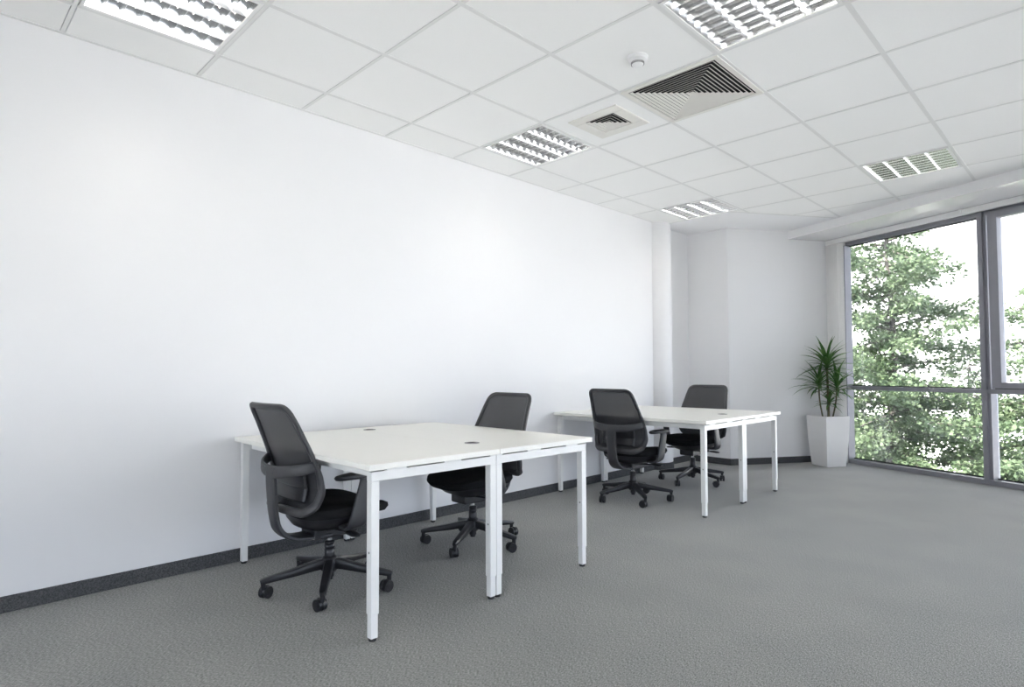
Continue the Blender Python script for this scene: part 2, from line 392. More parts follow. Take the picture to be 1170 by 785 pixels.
def mullion(w, s):
    bm = NB(); obox(bm, A, D, NN, s-.023, s+.023, -.004, .13, 0.0, 2.686); obj('mullion', bm, 'frame', w, bevel=.002)
    bm = NB(); obox(bm, A, D, NN, s+.023, s+.034, .05, .10, .048, 2.60); obj('gasket', bm, 'gasket', w)
w1 = window('window_1', -.075, 1.39, first=True)
w2 = window('window_2', 1.436, 2.86, sash=True); mullion(w2, 1.413)
w3 = window('window_3', 2.906, 4.33); mullion(w3, 2.883)
w4 = window('window_4', 4.376, SR); mullion(w4, 4.353)

# ---- vertical blind gathered at the left end of the window
vb = thing('vertical_blind', 'white vertical blind gathered to the left beside the glass behind the planter', 'blind', (wp(-.16, -.06).x, wp(-.16, -.06).y, 0))
def local(o, p): return Vector(p)-o.location.to_2d()
L0 = local(vb, A)
bm = NB(); obox(bm, L0, D, NN, -.30, SR-.1, -.085, -.045, 2.628, 2.684); obj('rail', bm, 'white_metal', vb, bevel=.003)
bm = NB(); obox(bm, L0, D, NN, -.29, -.262, -.088, -.042, 2.612, 2.628); obj('rail_end', bm, 'dark', vb)
for k in range(9):
    s = -.255+.0225*k; a = math.radians(24+random.uniform(-3, 3)); u = Vector((D.x*math.cos(a)-D.y*math.sin(a), D.x*math.sin(a)+D.y*math.cos(a))); w_ = Vector((-u.y, u.x))
    c = local(vb, wp(s, -.066))
    bm = NB(); pts = []
    for q in range(7):
        t = -1+q/3; pts.append(c+u*(.042*t)+w_*(.006*(1-t*t)))
    for a_, b_ in zip(pts, pts[1:]):
        n_ = w_*.0006
        vs = [bm.verts.new((p.x, p.y, z)) for p, z in ((a_, .035), (b_, .035), (b_, 2.628), (a_, 2.628))]
        bm.faces.new(vs)
    bmesh.ops.remove_doubles(bm, verts=bm.verts[:], dist=1e-5)
    o = obj('slat', bm, 'slat', vb, smooth=True); sd = o.modifiers.new('thick', 'SOLIDIFY'); sd.thickness = .0012
bm = NB(); cc = local(vb, wp(1.30, -.09)); cyl(bm, (cc.x, cc.y, 2.64), (cc.x, cc.y, 2.684), .014, n=12); obj('rail_bracket', bm, 'white_metal', vb)

# ---- ceiling luminaires
def luminaire(i, j, label):
    cx, cy = X0+(i+.5)*T, Y0+(j+.5)*T; h = T/2-.013
    t = thing('ceiling_light', label, 'ceiling light', (cx, cy, H), 0, 'louvred ceiling lights')
    bm = NB()                                                # housing: open box above the grid
    for b in ((-h, h, -h, -h+.004, 0, .12), (-h, h, h-.004, h, 0, .12), (-h, -h+.004, -h, h, 0, .12), (h-.004, h, -h, h, 0, .12), (-h, h, -h, h, .116, .12)): box(bm, *b)
    obj('housing', bm, 'white_metal', t)
    bm = NB(); g = .016                                      # thin white rim
    for b in ((-h, h, -h, -h+g, -.002, .004), (-h, h, h-g, h, -.002, .004), (-h, -h+g, -h+g, h-g, -.002, .004), (h-g, h, -h+g, h-g, -.002, .004)): box(bm, *b)
    obj('rim', bm, 'white_metal', t)
    hi = h-g; n = 4; cw = 2*hi/n
    bm = NB()                                                # longitudinal V reflectors (lamps run along Y)
    for k in range(n+1):
        x = -hi+k*cw; wb = .026
        l_, r_ = (-1 if k else 0), (1 if k < n else 0)
        prof = []
        for q in range(9):
            z = .001+.064*q/8; prof.append((cw/2-cw/2/.0725*math.sqrt(.0548*(.0957-z)), z))
        L = [(x+l_*s, z) for s, z in prof]; R_ = [(x+r_*s, z) for s, z in prof]
        outline = L+R_[::-1]
        vs0 = [bm.verts.new((px, -hi, pz)) for px, pz in outline]; vs1 = [bm.verts.new((px, hi, pz)) for px, pz in outline]
        m_ = len(outline)
        for a_ in range(m_):
            b_ = (a_+1) % m_
            if (vs0[a_].co-vs0[b_].co).length > 1e-6: bm.faces.new((vs0[a_], vs0[b_], vs1[b_], vs1[a_]))
    obj('reflector', bm, 'alu', t, smooth=True)
    bm = NB(); nc = 8
    for k in range(0, nc+1):
        y = -hi+2*hi*k/nc
        for q in range(n):
            xa, xb = -hi+q*cw+.004, -hi+(q+1)*cw-.004
            vs = []
            for yy, z in ((-.0008 if k else 0, .003), (.0008 if k < nc else 0, .003), (.005 if k < nc else 0, .028), (.014 if k < nc else 0, .058), (-.014 if k else 0, .058), (-.005 if k else 0, .028)):
                vs.append((yy+y, z))
            a_ = [bm.verts.new((xa, yy, z)) for yy, z in vs]; b_ = [bm.verts.new((xb, yy, z)) for yy, z in vs]
            for e_ in range(6): bm.faces.new((a_[e_], a_[(e_+1) % 6], b_[(e_+1) % 6], b_[e_]))
    obj('cross_blade', bm, 'alu', t)
    for q in range(n):
        x = -hi+(q+.5)*cw; bm = NB(); cyl(bm, (x, -hi+.01, .082), (x, hi-.01, .082), .013, n=10); obj('tube', bm, 'tube', t, smooth=True)
    return t
luminaire(0, -2, 'lit louvred ceiling light at top left of the picture by the long white wall')
luminaire(3, 1, 'lit louvred ceiling light touching the large square vent at top of picture')
luminaire(0, 2, 'louvred ceiling light beside the small square vent, with dark cells')
luminaire(0, 6, 'farthest louvred ceiling light, above the rounded column in the corner')
luminaire(3, 6, 'louvred ceiling light nearest the window bulkhead on the right')
luminaire(3, -3, 'added unseen louvred ceiling light behind the camera in the second row')  # extra fitting out of frame, added to help light the room
luminaire(7, 2, 'added louvred ceiling light out of view to the right, ahead of the camera')  # unseen extra fitting, added for lighting balance
luminaire(7, -3, 'added louvred ceiling light out of view to the right, behind the camera')  # another unseen fitting, added for the room's light level

# ---- air diffusers
def pyramid_vent(cx, cy, half, inner, nl, label, name, full):
    t = thing(name, label, 'air vent', (cx, cy, H), 0)
    bm = NB(); z0 = -.006
    for b in ((-half, half, -half, -inner), (-half, half, inner, half), (-half, -inner, -inner, inner), (inner, half, -inner, inner)): box(bm, *b, z0, .004)
    obj('rim', bm, 'vent', t, bevel=.003)
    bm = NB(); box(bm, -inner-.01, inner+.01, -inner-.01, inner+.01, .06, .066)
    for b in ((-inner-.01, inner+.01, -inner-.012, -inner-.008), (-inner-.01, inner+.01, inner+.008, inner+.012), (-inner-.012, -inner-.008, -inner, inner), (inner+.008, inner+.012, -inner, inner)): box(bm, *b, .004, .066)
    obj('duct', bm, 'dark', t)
    bm = NB(); step = inner/(nl+.6)
    for k in range(nl):                                      # concentric tilted blades
        ro = inner-k*step; ri = ro-step*.88
        zo, zi = -.004, .003
        O_ = [(-ro+step*.40, -ro+step*.40), (ro-step*.40, -ro+step*.40), (ro-step*.40, ro-step*.40), (-ro+step*.40, ro-step*.40)]
        I_ = [(-ri, -ri), (ri, -ri), (ri, ri), (-ri, ri)]
        # blade: low outside edge, high inside edge -> seen from below as slope
        for e_ in range(4):
            f_ = (e_+1) % 4
            a_ = bm.verts.new((*I_[e_], zi)); b_ = bm.verts.new((*I_[f_], zi)); c_ = bm.verts.new((*O_[f_], zo)); d_ = bm.verts.new((*O_[e_], zo))
            a2 = bm.verts.new((I_[e_][0], I_[e_][1], zi+.0015)); b2 = bm.verts.new((I_[f_][0], I_[f_][1], zi+.0015)); c2 = bm.verts.new((O_[f_][0], O_[f_][1], zo+.0015)); d2 = bm.verts.new((O_[e_][0], O_[e_][1], zo+.0015))
            bm.faces.new((a_, b_, c_, d_)); bm.faces.new((d2, c2, b2, a2)); bm.faces.new((a_, d_, d2, a2)); bm.faces.new((b_, b2, c2, c_)); bm.faces.new((d_, c_, c2, d2)); bm.faces.new((a_, a2, b2, b_))
    bladed = obj('blade', bm, 'vent', t)
    r = inner-nl*step
    bm = NB(); box(bm, -r, r, -r, r, -.004, .0); obj('centre_plate', bm, 'vent', t, bevel=.001)
    return t
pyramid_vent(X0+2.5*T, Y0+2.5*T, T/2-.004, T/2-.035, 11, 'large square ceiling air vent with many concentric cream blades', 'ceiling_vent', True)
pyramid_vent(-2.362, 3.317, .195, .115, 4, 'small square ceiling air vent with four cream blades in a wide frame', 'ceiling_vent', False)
# ---- smoke detector
sd_ = thing('smoke_detector', 'round white smoke detector on the ceiling tile before the large vent', 'smoke detector', (-1.756, 2.735, H+.006))
bm = NB(); lathe(bm, [(.056, 0), (.056, -.008), (.050, -.014), (.050, -.022), (.040, -.030)], 32); obj('base', bm, 'detector', sd_, smooth=True)
bm = NB(); lathe(bm, [(.032, -.030), (.034, -.034), (.030, -.046), (.020, -.052), (.004, -.053)], 32); obj('sensor_cap', bm, 'detector', sd_, smooth=True)
bm = NB()
for z in (-.033, -.037, -.041): lathe(bm, [(.0355, z), (.0355, z-.0016)], 32)
obj('slot', bm, 'grey_plastic', sd_)

# ------------------------------------------------------------------ desks
XD0, XD1 = -3.625, -2.128
def make_desk(label, y0, y1, rot, xs, grp='white bench desks'):
    """desk between y0 and y1; origin at the floor centre"""
    cx, cy = (XD0+XD1)/2+xs, (y0+y1)/2; hx, hy = (XD1-XD0)/2, (y1-y0)/2
    t = thing('office_desk', label, 'desk', (cx, cy, 0), math.radians(rot), grp)
    bm = NB(); box(bm, -hx, hx, -hy+.001, hy-.001, .700, .725); top = obj('desktop', bm, 'desk', t, bevel=.002)
    bm = NB(); ix = hx-.026-.02; iy = hy-.02-.003
    L = .020
    lx = hx-.046; outer = hy-.045 
    return t, hx, hy
def desk(label, y0, y1, joined, grommets, rot=0, xs=0):
    """joined = +1 when the neighbouring desk is on the +Y side, -1 on the -Y side"""
    t, hx, hy = make_desk(label, y0, y1, rot, xs)
    L = .019; xs_ = (-hx+.046, hx-.046)
    ya = (-hy+.046, hy-L-.001) if joined > 0 else (-hy+L+.001, hy-.046)
    for x in xs_:
        bm = NB(); box(bm, x-L, x+L, ya[0]-L, ya[1]+L, .650, .690); beam = obj('end_beam', bm, 'steel', t, bevel=.002)
        for fy in (.16, .62) if joined > 0 else (.38, .84):
            y = ya[0]+(ya[1]-ya[0])*fy
            bm = NB(); box(bm, x-L, x+L, y-.05, y+.05, .6895, .6998); obj('spacer', bm, 'steel', beam, bevel=.001)
        bm = NB(); box(bm, x-L, x+L, (ya[0] if joined < 0 else ya[1])-L, (ya[0] if joined < 0 else ya[1])+L, .6895, .6998); obj('spacer', bm, 'steel', beam)
        for y in ya:
            bm = NB(); box(bm, x-L, x+L, y-L, y+L, .108, .650); leg = obj('leg', bm, 'steel', t, bevel=.003)
            bm = NB(); box(bm, x-L+.003, x+L-.003, y-L+.003, y+L-.003, .012, .112); obj('leg_extension', bm, 'steel', leg, bevel=.002)
            bm = NB(); lathe(bm, [(.015, 0), (.0165, .004), (.0165, .013)], 20, (x, y)); obj('foot', bm, 'foot', leg, smooth=True)
            if x > 0:
                bm = NB(); cyl(bm, (x+.002, y-L-.0015, .36), (x+.002, y-L+.004, .36), .0045, n=12); obj('bolt', bm, 'grey_plastic', leg)
    for y in (ya[0]+.05, ya[1]-.05):
        bm = NB(); box(bm, xs_[0]+L, xs_[1]-L, y-.02, y+.02, .655, .690); obj('side_rail', bm, 'steel', t, bevel=.002)
    for gx, gy in grommets:
        bm = NB(); c = (gx-t.location.x, gy-t.location.y); lathe(bm, [(.040, .7248), (.040, .7268), (.034, .7275)], 28, c); g = obj('cable_grommet', bm, 'grey_plastic', t, smooth=True)
        bm = NB(); box(bm, c[0]-.012, c[0]+.012, c[1]-.022, c[1]+.022, .7274, .7280); obj('slot', bm, 'dark', g)
    return t
GR = lambda y: [(-2.40, y), (-3.43, y)]
YA, YM, YE = 1.343, 2.065, 2.787          # at the desk centre line; the pair stands very slightly askew
desk('white desk nearest the camera, with the first black chair pushed in on its near side', YA, YM, 1, [], -1.1, .002)
desk('white desk joined behind the nearest desk, with the chair facing us tucked under it', YM, YE, -1, GR(YM+.065), -1.1, .016)
YC, YN, YF = 4.212, 4.940, 5.668
desk('near half of the farther white desk pair, chair with its back to us pushed in', YC, YN, 1, [], .4, -.022)
desk('farthest white desk, joined behind another, with a chair facing us beyond it', YN, YF, -1, GR(YN+.065), .4, -.027)

# ------------------------------------------------------------------ office chair (faces +Y, origin on the floor under the gas lift)
PROF = [(.445, -.222), (.483, -.192), (.55, -.177), (.62, -.190), (.725, -.226), (.85, -.276), (.947, -.322)]
OUT = roundpoly([(-.202, .942), (.202, .942), (.249, .66), (.245, .50), (.20, .442), (-.20, .442), (-.245, .50), (-.249, .66)],
                [.05, .05, .06, .05, .05, .05, .05, .06])
OUT = densify(OUT, .03)
WT = sorted([(p.y, abs(p.x)) for p in OUT if p.x > .15])
def halfw(z): return interp(WT, z)
def backy(x, z): return interp(PROF, z)-.028*(1-(x/.24)**2)
def make_chair(label):
    t = thing('office_chair', label, 'chair', (0, 0, 0), 0, 'black swivel chairs')
    # --- backrest frame
    path = [Vector((p.x, backy(p.x, p.y), p.y)) for p in OUT]; N = len(path); cz = Vector((0, -.19, .68))
    side, size = [], []
    for p in path:
        side.append((cz-p).normalized()); k = max(0, min(1, (.70-p.z)/.16)); size.append((.0145+.006*k, .010+.004*k))
    bm = NB(); sweep(bm, path, size, side=side, closed=True, n=10); fr = obj('backrest_frame', bm, 'charcoal', t, smooth=True)
    # --- mesh
    bm = NB(); rows = []
    for i in range(25):
        z = .452+(.934-.452)*i/24; w = halfw(z)-.004; row = []
        for j in range(17):
            x = w*(-1+j/8); row.append(bm.verts.new((x, backy(x, z)+.006, z)))
        rows.append(row)
    for a, b in zip(rows, rows[1:]):
        for j in range(16): bm.faces.new((a[j], a[j+1], b[j+1], b[j]))
    o = obj('mesh_back', bm, 'mesh', t, smooth=True)
    # --- lumbar pad: ridged panel behind the mesh
    bm = NB(); rows = []
    for i in range(13):
        z = .485+.13*i/12; row = []
        for j in range(13):
            x = .165*(-1+j/6); row.append(bm.verts.new((x, backy(x, z)-.014-(.004 if i % 2 else 0), z)))
        rows.append(row)
    for a, b in zip(rows, rows[1:]):
        for j in range(12): bm.faces.new((a[j], a[j+1], b[j+1], b[j]))
    o = obj('lumbar_pad', bm, 'blackp', t, smooth=True); s = o.modifiers.new('thick', 'SOLIDIFY'); s.thickness = .006
    # --- bow band across the rear and spine
    P = [(-.245, backy(.245, .665), .668), (-.222, -.240, .655), (-.15, -.288, .640), (-.05, -.310, .630), (.05, -.310, .630), (.15, -.288, .640), (.222, -.240, .655), (.245, backy(.245, .665), .668)]
    P = catmull(P, 5); n_ = len(P)
    bm = NB(); sweep(bm, P, [(.024+.006*(1-abs(2*i/(n_-1)-1)), .008) for i in range(n_)], side=(0, 0, 1), n=12); obj('bow', bm, 'charcoal', fr, smooth=True)
    P = catmull([(0, -.306, .650), (0, -.308, .60), (0, -.304, .52), (0, -.294, .42), (0, -.272, .345), (0, -.215, .300), (0, -.13, .288), (0, -.03, .290)], 5); n_ = len(P)
    wd = [(0, .075), (.12, .047), (.5, .044), (.75, .06), (1, .085)]
    bm = NB(); sweep(bm, P, [(interp(wd, i/(n_-1)), .013) for i in range(n_)], side=(1, 0, 0), n=12); obj('back_support', bm, 'charcoal', t, smooth=True)
    # --- seat cushion
    def slab(name, rings, m, n=40, e=3.2):
        bm = NB(); R = []
        for (cx, cy, ax, ay, z, dr) in rings:
            ring = []
            for k in range(n):
                th = 2*PI*k/n; c, s_ = math.cos(th), math.sin(th)
                x = ax*math.copysign(abs(c)**(2/e), c); y = ay*math.copysign(abs(s_)**(2/e), s_)
                ring.append(bm.verts.new((cx+x, cy+y, z-dr*max(0, y/ay)**3+.012*(x/.24)**2)))
            R.append(ring)
        for a, b in zip(R, R[1:]):
            for k in range(n): bm.faces.new((a[k], a[(k+1) % n], b[(k+1) % n], b[k]))
        bm.faces.new(R[0][::-1]); bm.faces.new(R[-1])
        return obj(name, bm, m, t, smooth=True)
    slab('seat', [(0, .025, .20, .19, .385, .01), (0, .025, .235, .225, .392, .015), (0, .025, .247, .240, .415, .02), (0, .025, .244, .238, .436, .025), (0, .025, .22, .215, .450, .03), (0, .025, .17, .165, .456, .03), (0, .02, .08, .08, .452, .02)], 'fabric')
    slab('seat_pan', [(0, .0, .10, .12, .318, .0), (0, .0, .16, .17, .338, .0), (0, .01, .205, .20, .370, .0), (0, .02, .215, .21, .389, .0)], 'blackp')
    bm = NB(); box(bm, -.075, .075, -.12, .12, .272, .335); mech = obj('tilt_mechanism', bm, 'blackp', t, bevel=.012, seg=3)
    for sx, y in ((1, -.015), (-1, .03)):
        bm = NB(); cyl(bm, (sx*.07, y, .315), (sx*.235, y, .325), .006, n=10)
        sweep(bm, [(sx*.20, y, .324), (sx*.23, y, .325), (sx*.275, y, .322), (sx*.295, y, .320)], [(.012, .007), (.024, .009), (.024, .008), (.014, .005)], side=(0, 1, 0), n=10); obj('lever', bm, 'blackp', mech, smooth=True)
    # --- arms
    for sx in (-1, 1):
        P = catmull([(sx*.17, .0, .350), (sx*.235, .0, .352), (sx*.268, .005, .385), (sx*.272, .025, .47), (sx*.272, .048, .555), (sx*.268, .052, .590)], 5); n_ = len(P)
        sd2 = []; sz = []
        for i in range(n_):
            u = i/(n_-1); sd2.append((0, 1, .12)); sz.append((interp([(0, .045), (.3, .052), (.55, .045), (1, .036)], u), interp([(0, .012), (.4, .014), (1, .012)], u)))
        bm = NB(); sweep(bm, P, sz, side=sd2, n=12); arm = obj('armrest', bm, 'charcoal', t, smooth=True)
        bm = NB(); R = []
        for z, k in ((.588, .80), (.592, .95), (.602, 1.0), (.609, .96), (.612, .84)):
            ring = []
            for q in range(28):
                th = 2*PI*q/28; c, s_ = math.cos(th), math.sin(th)
                y = .125*k*math.copysign(abs(s_)**.75, s_); x = (.043+.006*s_)*k*math.copysign(abs(c)**.8, c)
                ring.append(bm.verts.new((sx*(.258)+x-sx*.012*max(0, -s_), .015+y, z-.006*max(0, -s_)**2)))
            R.append(ring)
        for a, b in zip(R, R[1:]):
            for q in range(28): bm.faces.new((a[q], a[(q+1) % 28], b[(q+1) % 28], b[q]))
        bm.faces.new(R[0][::-1]); bm.faces.new(R[-1]); obj('arm_pad', bm, 'blackp', arm, smooth=True)
    # --- gas lift
    bm = NB(); lathe(bm, [(.013, .235), (.013, .275)], 20); gl = obj('gas_lift', bm, 'chrome', t, smooth=True)
    bm = NB(); lathe(bm, [(.023, .060), (.024, .15), (.026, .165), (.026, .20), (.0235, .203), (.026, .207), (.026, .22), (.0235, .223), (.0255, .227), (.0255, .238), (.018, .243)], 24); obj('lift_sleeve', bm, 'blackp', gl, smooth=True)
    # --- five-star base with casters
    bm = NB(); lathe(bm, [(.034, .085), (.042, .095), (.043, .135), (.036, .158), (.028, .165)], 24); lathe(bm, [(.016, .045), (.018, .06), (.018, .09)], 16)
    for k in range(5):
        a = 2*PI*k/5; c, s_ = math.cos(a), math.sin(a)
        P = [(r*c, r*s_, z) for r, z in ((.02, .128), (.08, .122), (.16, .108), (.26, .094), (.313, .086), (.33, .082))]
        sweep(bm, P, [(.021, .026), (.0215, .024), (.0205, .020), (.018, .0155), (.0165, .013), (.010, .010)], side=(-s_, c, 0), n=10, e=4.5)
        cyl(bm, (.316*c, .316*s_, .055), (.316*c, .316*s_, .085), .012, n=12)
    sb = obj('star_base', bm, 'blackp', t, smooth=True)
    sb.data.set_sharp_from_angle(angle=math.radians(35))
    for k in range(5):
        a = 2*PI*k/5+PI/5*0; c, s_ = math.cos(a), math.sin(a); sw = a+random.uniform(-.9, .9)
        bm = NB(); rr = .0285
        for off in (-.013, .013):                               # twin wheels, axle along local x
            for (r, x0_, x1_) in ((rr, -.008, .008), (rr*.55, -.0095, .0095)):
                n = 24; cyl(bm, (off+x0_, -.018, rr), (off+x1_, -.018, rr), r, n=n)
        lathe(bm, [(.009, .03), (.011, .045), (.011, .066)], 12)
        pts = []                                                # curved hood between the wheels
        for q in range(9):
            th = math.radians(-10+q*24); pts.append((0, -.018+.030*math.cos(th), rr+.030*math.sin(th)))
        sweep(bm, pts, (.0045, .003), side=(1, 0, 0), n=8)
        o = obj('caster', bm, 'blackp', sb, smooth=True, loc=(.316*c, .316*s_, 0), rotz=sw); o.data.set_sharp_from_angle(angle=math.radians(35))
    return t
def copy_tree(o, parent=None):
    c = o.copy(); C.objects.link(c)
    if parent: c.parent = parent
    for ch in list(o.children): copy_tree(ch, c)
    return c
ch = make_chair('black mesh swivel chair nearest the camera, its back to us, at the nearest desk')
spots = [((-2.862, 1.552), 0, 38, None),
         ((-2.930, 2.590), 177, 11, 'black mesh swivel chair facing us behind the nearer desk pair, seat tucked under'),
         ((-2.930, 4.422), -1, 33, 'black mesh swivel chair with its back to us at the farther desk pair'),
         ((-2.965, 5.53), 178, 56, 'farthest black mesh swivel chair, facing us from behind the farthest desk')]
allc = [ch]+[copy_tree(ch) for _ in range(3)]
for c_, (xy, rz, star, lab) in zip(allc, spots):
    c_.location = (xy[0], xy[1], 0); c_.rotation_euler = (0, 0, math.radians(rz))
    if lab: c_['label'] = lab
    for k in c_.children:
        if k.name.startswith('star_base'): k.rotation_euler = (0, 0, math.radians(star-rz))

# ------------------------------------------------------------------ planter and plant
pc = Vector((-2.348, 7.575)); pr = math.atan2(.848, .53)
pt = thing('planter', 'tall tapered square white planter in the corner beside the window', 'planter', (pc.x, pc.y, 0), pr)
bm = NB(); R = []
for z, h in ((0, .122), (.004, .125), (.30, .148), (.568, .158), (.575, .156), (.575, .144), (.52, .140)):
    R.append([bm.verts.new((x*h, y*h, z)) for x, y in ((-1, -1), (1, -1), (1, 1), (-1, 1))])
for a, b in zip(R, R[1:]):
    for k in range(4): bm.faces.new((a[k], a[(k+1) % 4], b[(k+1) % 4], b[k]))
bm.faces.new(R[0][::-1]); bm.faces.new(R[-1])
obj('pot', bm, 'pot', pt)
bm = NB(); box(bm, -.139, .139, -.139, .139, .50, .545); obj('soil', bm, 'soil', pt)
pl = thing('potted_plant', 'green spiky dracaena plant with several canes growing from the white planter', 'plant', (pc.x, pc.y, .545))
random.seed(11)
canes = [((.01, .0), (.00, .03, .66), .014, 1.0, 52), ((-.05, .02), (-.085, -.02, .43), .009, .85, 34), ((.05, -.02), (.10, -.01, .40), .009, .9, 36), ((.0, -.05), (.02, -.03, .20), .008, .5, 20)]
rr_ = Vector((.956, .295)); 
for (bx, by), (tx, ty, tz), rad, sc_, nl in canes:
    base = Vector((rr_.x*bx-rr_.y*by, rr_.y*bx+rr_.x*by, 0)); tip = Vector((rr_.x*tx-rr_.y*ty, rr_.y*tx+rr_.x*ty, tz))
    mid = base.lerp(tip, .5)+Vector((base.x, base.y, 0))*.25
    P = catmull([base, mid, tip], 8)
    bm = NB(); sweep(bm, P, [(rad*(1-.2*i/len(P)), rad*(1-.2*i/len(P))) for i in range(len(P))], side=(1, 0, .01), n=10, e=2); cane = obj('cane', bm, 'stem', pl, smooth=True)
    bm = NB()
    for k in range(nl):
        f = k/nl; az = k*2.399+random.uniform(-.3, .3); el = math.radians(2+74*f+random.uniform(-14, 12)); Ln = sc_*random.uniform(.33, .46)*(1-.15*f)
        p = tip+Vector((0, 0, -.13*sc_*(1-f)+.01)); h = Vector((math.cos(az), math.sin(az), 0))
        for wn, ro in ((Vector((-fdir.y, fdir.x, 0)), (far0-pc).dot(Vector((-fdir.y, fdir.x)))), (Vector((NN.x, NN.y, 0)), (A-NN*.11-pc).dot(NN))):
            reach = Ln*h.dot(wn)*.9+tip.dot(wn)
            if reach > ro-.015: Ln *= max(.3, (ro-.015-tip.dot(wn))/(reach-tip.dot(wn)))
        sd_v = Vector((-h.y, h.x, 0)); wv = .0155*random.uniform(.8, 1.15)
        prev = None; pos = p.copy(); e_ = el; steps = 7
        for q in range(steps+1):
            u = q/steps; ww = wv*(math.sin(PI*min(1, (u*.8+.2)))**.6)*(1-u**4)+.0006
            tn = h*math.cos(e_)+Vector((0, 0, math.sin(e_))); nn = sd_v.cross(tn)
            a_ = bm.verts.new(pos-sd_v*ww+nn*ww*.35*-1); c_ = bm.verts.new(pos); b_ = bm.verts.new(pos+sd_v*ww-nn*ww*.35)
            if prev: bm.faces.new((prev[0], prev[1], c_, a_)); bm.faces.new((prev[1], prev[2], b_, c_))
            prev = (a_, c_, b_); pos = pos+tn*(Ln/steps); e_ -= math.radians(random.uniform(5, 10))*(1.15-f*.6)
    o = obj('foliage', bm, 'leaf', cane, smooth=True)
# keep leaves inside the room: nothing crosses the glass because the blind stands between

# ------------------------------------------------------------------ outside
GZ = -4.2
bm = NB(); prism(bm, [(-40, 9.5), (XR+1.5, 9.5), (XR+1.5, -25), (40, -25), (40, 60), (-40, 60)], GZ-.2, GZ); g = struct(obj('ground', bm, 'paving'))
bm = NB(); box(bm, XR+.25, XR+12, YB-9, 9, -.5, -.2); box(bm, XL-4, XR+.25, YB-9, YB-.25, -.5, -.2); struct(obj('added_terrace', bm, 'bounce_gravel'))  # unseen sunlit slab, added to bounce light up onto the ceiling
fac = thing('building', 'pale sunlit building beyond the trees outside the window', 'building', (0, 36, GZ))
bm = NB(); box(bm, -22, 22, 0, 6, 0, 17); obj('facade', bm, 'facade', fac, loc=(0, 0, 0), rotz=0)
bm = NB(); box(bm, -22.3, 22.3, -.3, 6.3, 17, 17.5); obj('parapet', bm, 'white_metal', fac)
FR = Vector((.7083, .7059)); FF = Vector((-.7059, .7083))
def at(px, depth): return FF*depth+FR*((px-583.4)/687.66*depth)
def tree(pos, ztip, zlow, Rf, nb, dens, m, label, seed, leaf=.068):
    random.seed(seed)
    t = thing('conifer_tree', label, 'tree', (pos.x, pos.y, GZ), 0, 'conifers outside the window'); hT = ztip-GZ
    bm = NB(); P = [(0.05*math.sin(k*1.3), .05*math.cos(k), hT*k/10) for k in range(11)]
    sweep(bm, P, [(.14*(1-k/10.5), .14*(1-k/10.5)) for k in range(11)], side=(1, 0, 0), n=10, e=2); obj('trunk', bm, 'bark', t, smooth=True)
    bmb = NB(); V = []; F = []
    def leafq(p, d, s):
        r = Vector((random.gauss(0, 1), random.gauss(0, 1), random.gauss(0, 1)+.6)); w = d.cross(r)
        if w.length < 1e-4: return
        w = w.normalized()*s*.42; b = len(V)
        V.extend([p-d*s*.5, p+w, p+d*s*.7, p-w]); F.append((b, b+1, b+2, b+3))
    for k in range(nb):
        u = (k+random.random())/nb; z = zlow-GZ+(hT-(zlow-GZ))*u**1.05; R = Rf(z+GZ)*random.uniform(.55, 1.12); az = k*2.399+random.uniform(-.5, .5)
        h = Vector((math.cos(az), math.sin(az), 0)); up0 = random.uniform(-.25, .50)*(.6+.8*u); n = max(4, int(R/.12)); pts = []
        for q in range(n+1):
            s = q/n; pts.append(Vector((0, 0, z))+h*R*s+Vector((0, 0, R*(up0*s-.30*s*s+.22*s**3))))
        for q in range(0, n, 2):
            cyl(bmb, pts[q], pts[min(q+2, n)], .022*(1-q/n)+.004, .022*(1-(q+2)/n)*.9+.004 if q+2 < n else .004, n=5, caps=False)
        for q in range(1, n+1):
            s = q/n; p = pts[q]; tw = (.16+.30*math.sin(PI*min(1, s*.8+.15)))*min(1, R/1.2)
            for sg in (-1, 1):
                for rep in range(2):
                    if random.random() < .33: continue
                    d = (h*random.uniform(.5, 1.1)+Vector((-h.y, h.x, 0))*sg*random.uniform(.4, 1.2)+Vector((0, 0, random.uniform(-.65, .6)))).normalized(); L = tw*random.uniform(.5, 1.25)
                    for l in range(int(dens*L/.05)):
                        a = random.random(); p2 = p+d*L*a+Vector((random.gauss(0, .045), random.gauss(0, .045), random.gauss(0, .05)-.05*a))
                        leafq(p2, (d+Vector((random.gauss(0, .6), random.gauss(0, .6), random.gauss(0, .5)))).normalized(), leaf*random.uniform(.6, 1.3))
    obj('branches', bmb, 'bark', t, smooth=True)
    me = bpy.data.meshes.new('foliage'); me.from_pydata([tuple(v) for v in V], [], F); me.materials.append(M[m]); me.update()
    o = bpy.data.objects.new('foliage', me); C.objects.link(o); o.parent = t; o['kind'] = 'stuff'
    return t
def rf(ztip, k, p=.72, cap=9): return lambda z: min(cap, k*max(0.02, (ztip-z))**p+.12)
tree(at(1018, 12.5), 5.4, -1.6, rf(5.3, .78), 104, 3.0, 'conifer', 'tall light green conifer filling the left window pane', 3)
tree(at(1195, 10.5), 2.9, -2.6, rf(2.9, .62), 66, 2.8, 'conifer', 'conifer cut off by the right edge, seen through the casement window', 5)
tree(at(1108, 15.5), 1.6, -3.4, rf(1.6, .95), 54, 2.6, 'shrub', 'lower dark conifer behind the window mullion, between the two taller trees', 8)
tree(at(985, 15.0), 1.4, -3.4, rf(1.4, .95), 48, 2.6, 'conifer', 'low leafy conifer at far left of the glass behind the planter', 13)

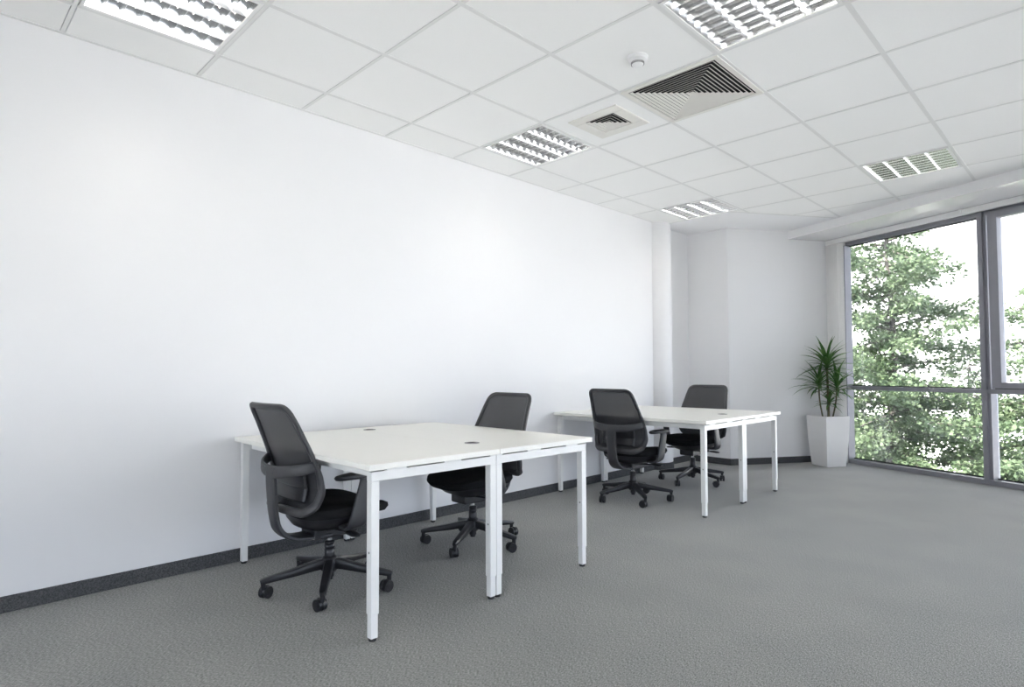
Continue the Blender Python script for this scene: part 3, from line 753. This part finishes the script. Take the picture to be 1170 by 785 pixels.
# ------------------------------------------------------------------ light and camera
w = bpy.data.worlds.new('World'); sc.world = w; w.use_nodes = True
bg = w.node_tree.nodes['Background']; bg.inputs['Color'].default_value = (.76, .84, 1.0, 1); bg.inputs['Strength'].default_value = 2.9
s = bpy.data.lights.new('sun', 'SUN'); s.energy = 17.0; s.angle = math.radians(.6); s.color = (1, .96, .90)
so = bpy.data.objects.new('sun', s); C.objects.link(so); so.location = (-6, -10, 20)
so.rotation_euler = Vector((.35, .75, -.80)).to_track_quat('-Z', 'Y').to_euler()
pa = bpy.data.lights.new('window_portal', 'AREA'); pa.shape = 'RECTANGLE'; pa.size = SR; pa.size_y = 2.6; pa.cycles.is_portal = True
po = bpy.data.objects.new('window_portal', pa); C.objects.link(po); c_ = wp(SR/2, .22); po.location = (c_.x, c_.y, 1.33)
po.rotation_euler = Vector((-NN.x, -NN.y, 0)).to_track_quat('-Z', 'Y').to_euler()
pb = pa.copy(); pb.size = winR.y-YB; pb.size_y = 1.2; p2_ = bpy.data.objects.new('window_portal', pb); C.objects.link(p2_); p2_.location = (XR+.22, (winR.y+YB)/2, .66); p2_.rotation_euler = Vector((-1, 0, 0)).to_track_quat('-Z', 'Y').to_euler()

pd = pa.copy(); pd.size = XR-XL; pd.size_y = 1.0; p3_ = bpy.data.objects.new('window_portal', pd); C.objects.link(p3_); p3_.location = ((XR+XL)/2, YB-.22, .56); p3_.rotation_euler = Vector((0, 1, 0)).to_track_quat('-Z', 'Y').to_euler()

cam = bpy.data.cameras.new('camera'); co = bpy.data.objects.new('camera', cam); C.objects.link(co); sc.camera = co
cam.sensor_fit = 'HORIZONTAL'; cam.sensor_width = 36; cam.lens = 687.6587/1170*36; cam.clip_start = .05; cam.clip_end = 300
cam.shift_x = 1.6/1170; cam.shift_y = 7.239/1170
yaw, pitch, roll = .783857, .035526, -.003322
f = Vector((-math.sin(yaw)*math.cos(pitch), math.cos(yaw)*math.cos(pitch), math.sin(pitch))); r = Vector((math.cos(yaw), math.sin(yaw), 0)); u = r.cross(f)
c, s_ = math.cos(roll), math.sin(roll); r2 = r*c+u*s_; u2 = -r*s_+u*c
co.matrix_world = Matrix(((r2.x, u2.x, -f.x, 0), (r2.y, u2.y, -f.y, 0), (r2.z, u2.z, -f.z, 1.10332), (0, 0, 0, 1)))

sc.view_settings.view_transform = 'Standard'; sc.view_settings.look = 'None'; sc.view_settings.gamma = 1; sc.view_settings.exposure = 0.90
sc.view_settings.use_curve_mapping = False
sc.cycles.max_bounces = 10; sc.cycles.diffuse_bounces = 6; sc.cycles.glossy_bounces = 4; sc.cycles.transparent_max_bounces = 12
sc.cycles.caustics_reflective = True; sc.cycles.sample_clamp_indirect = 6; sc.cycles.use_denoising = True
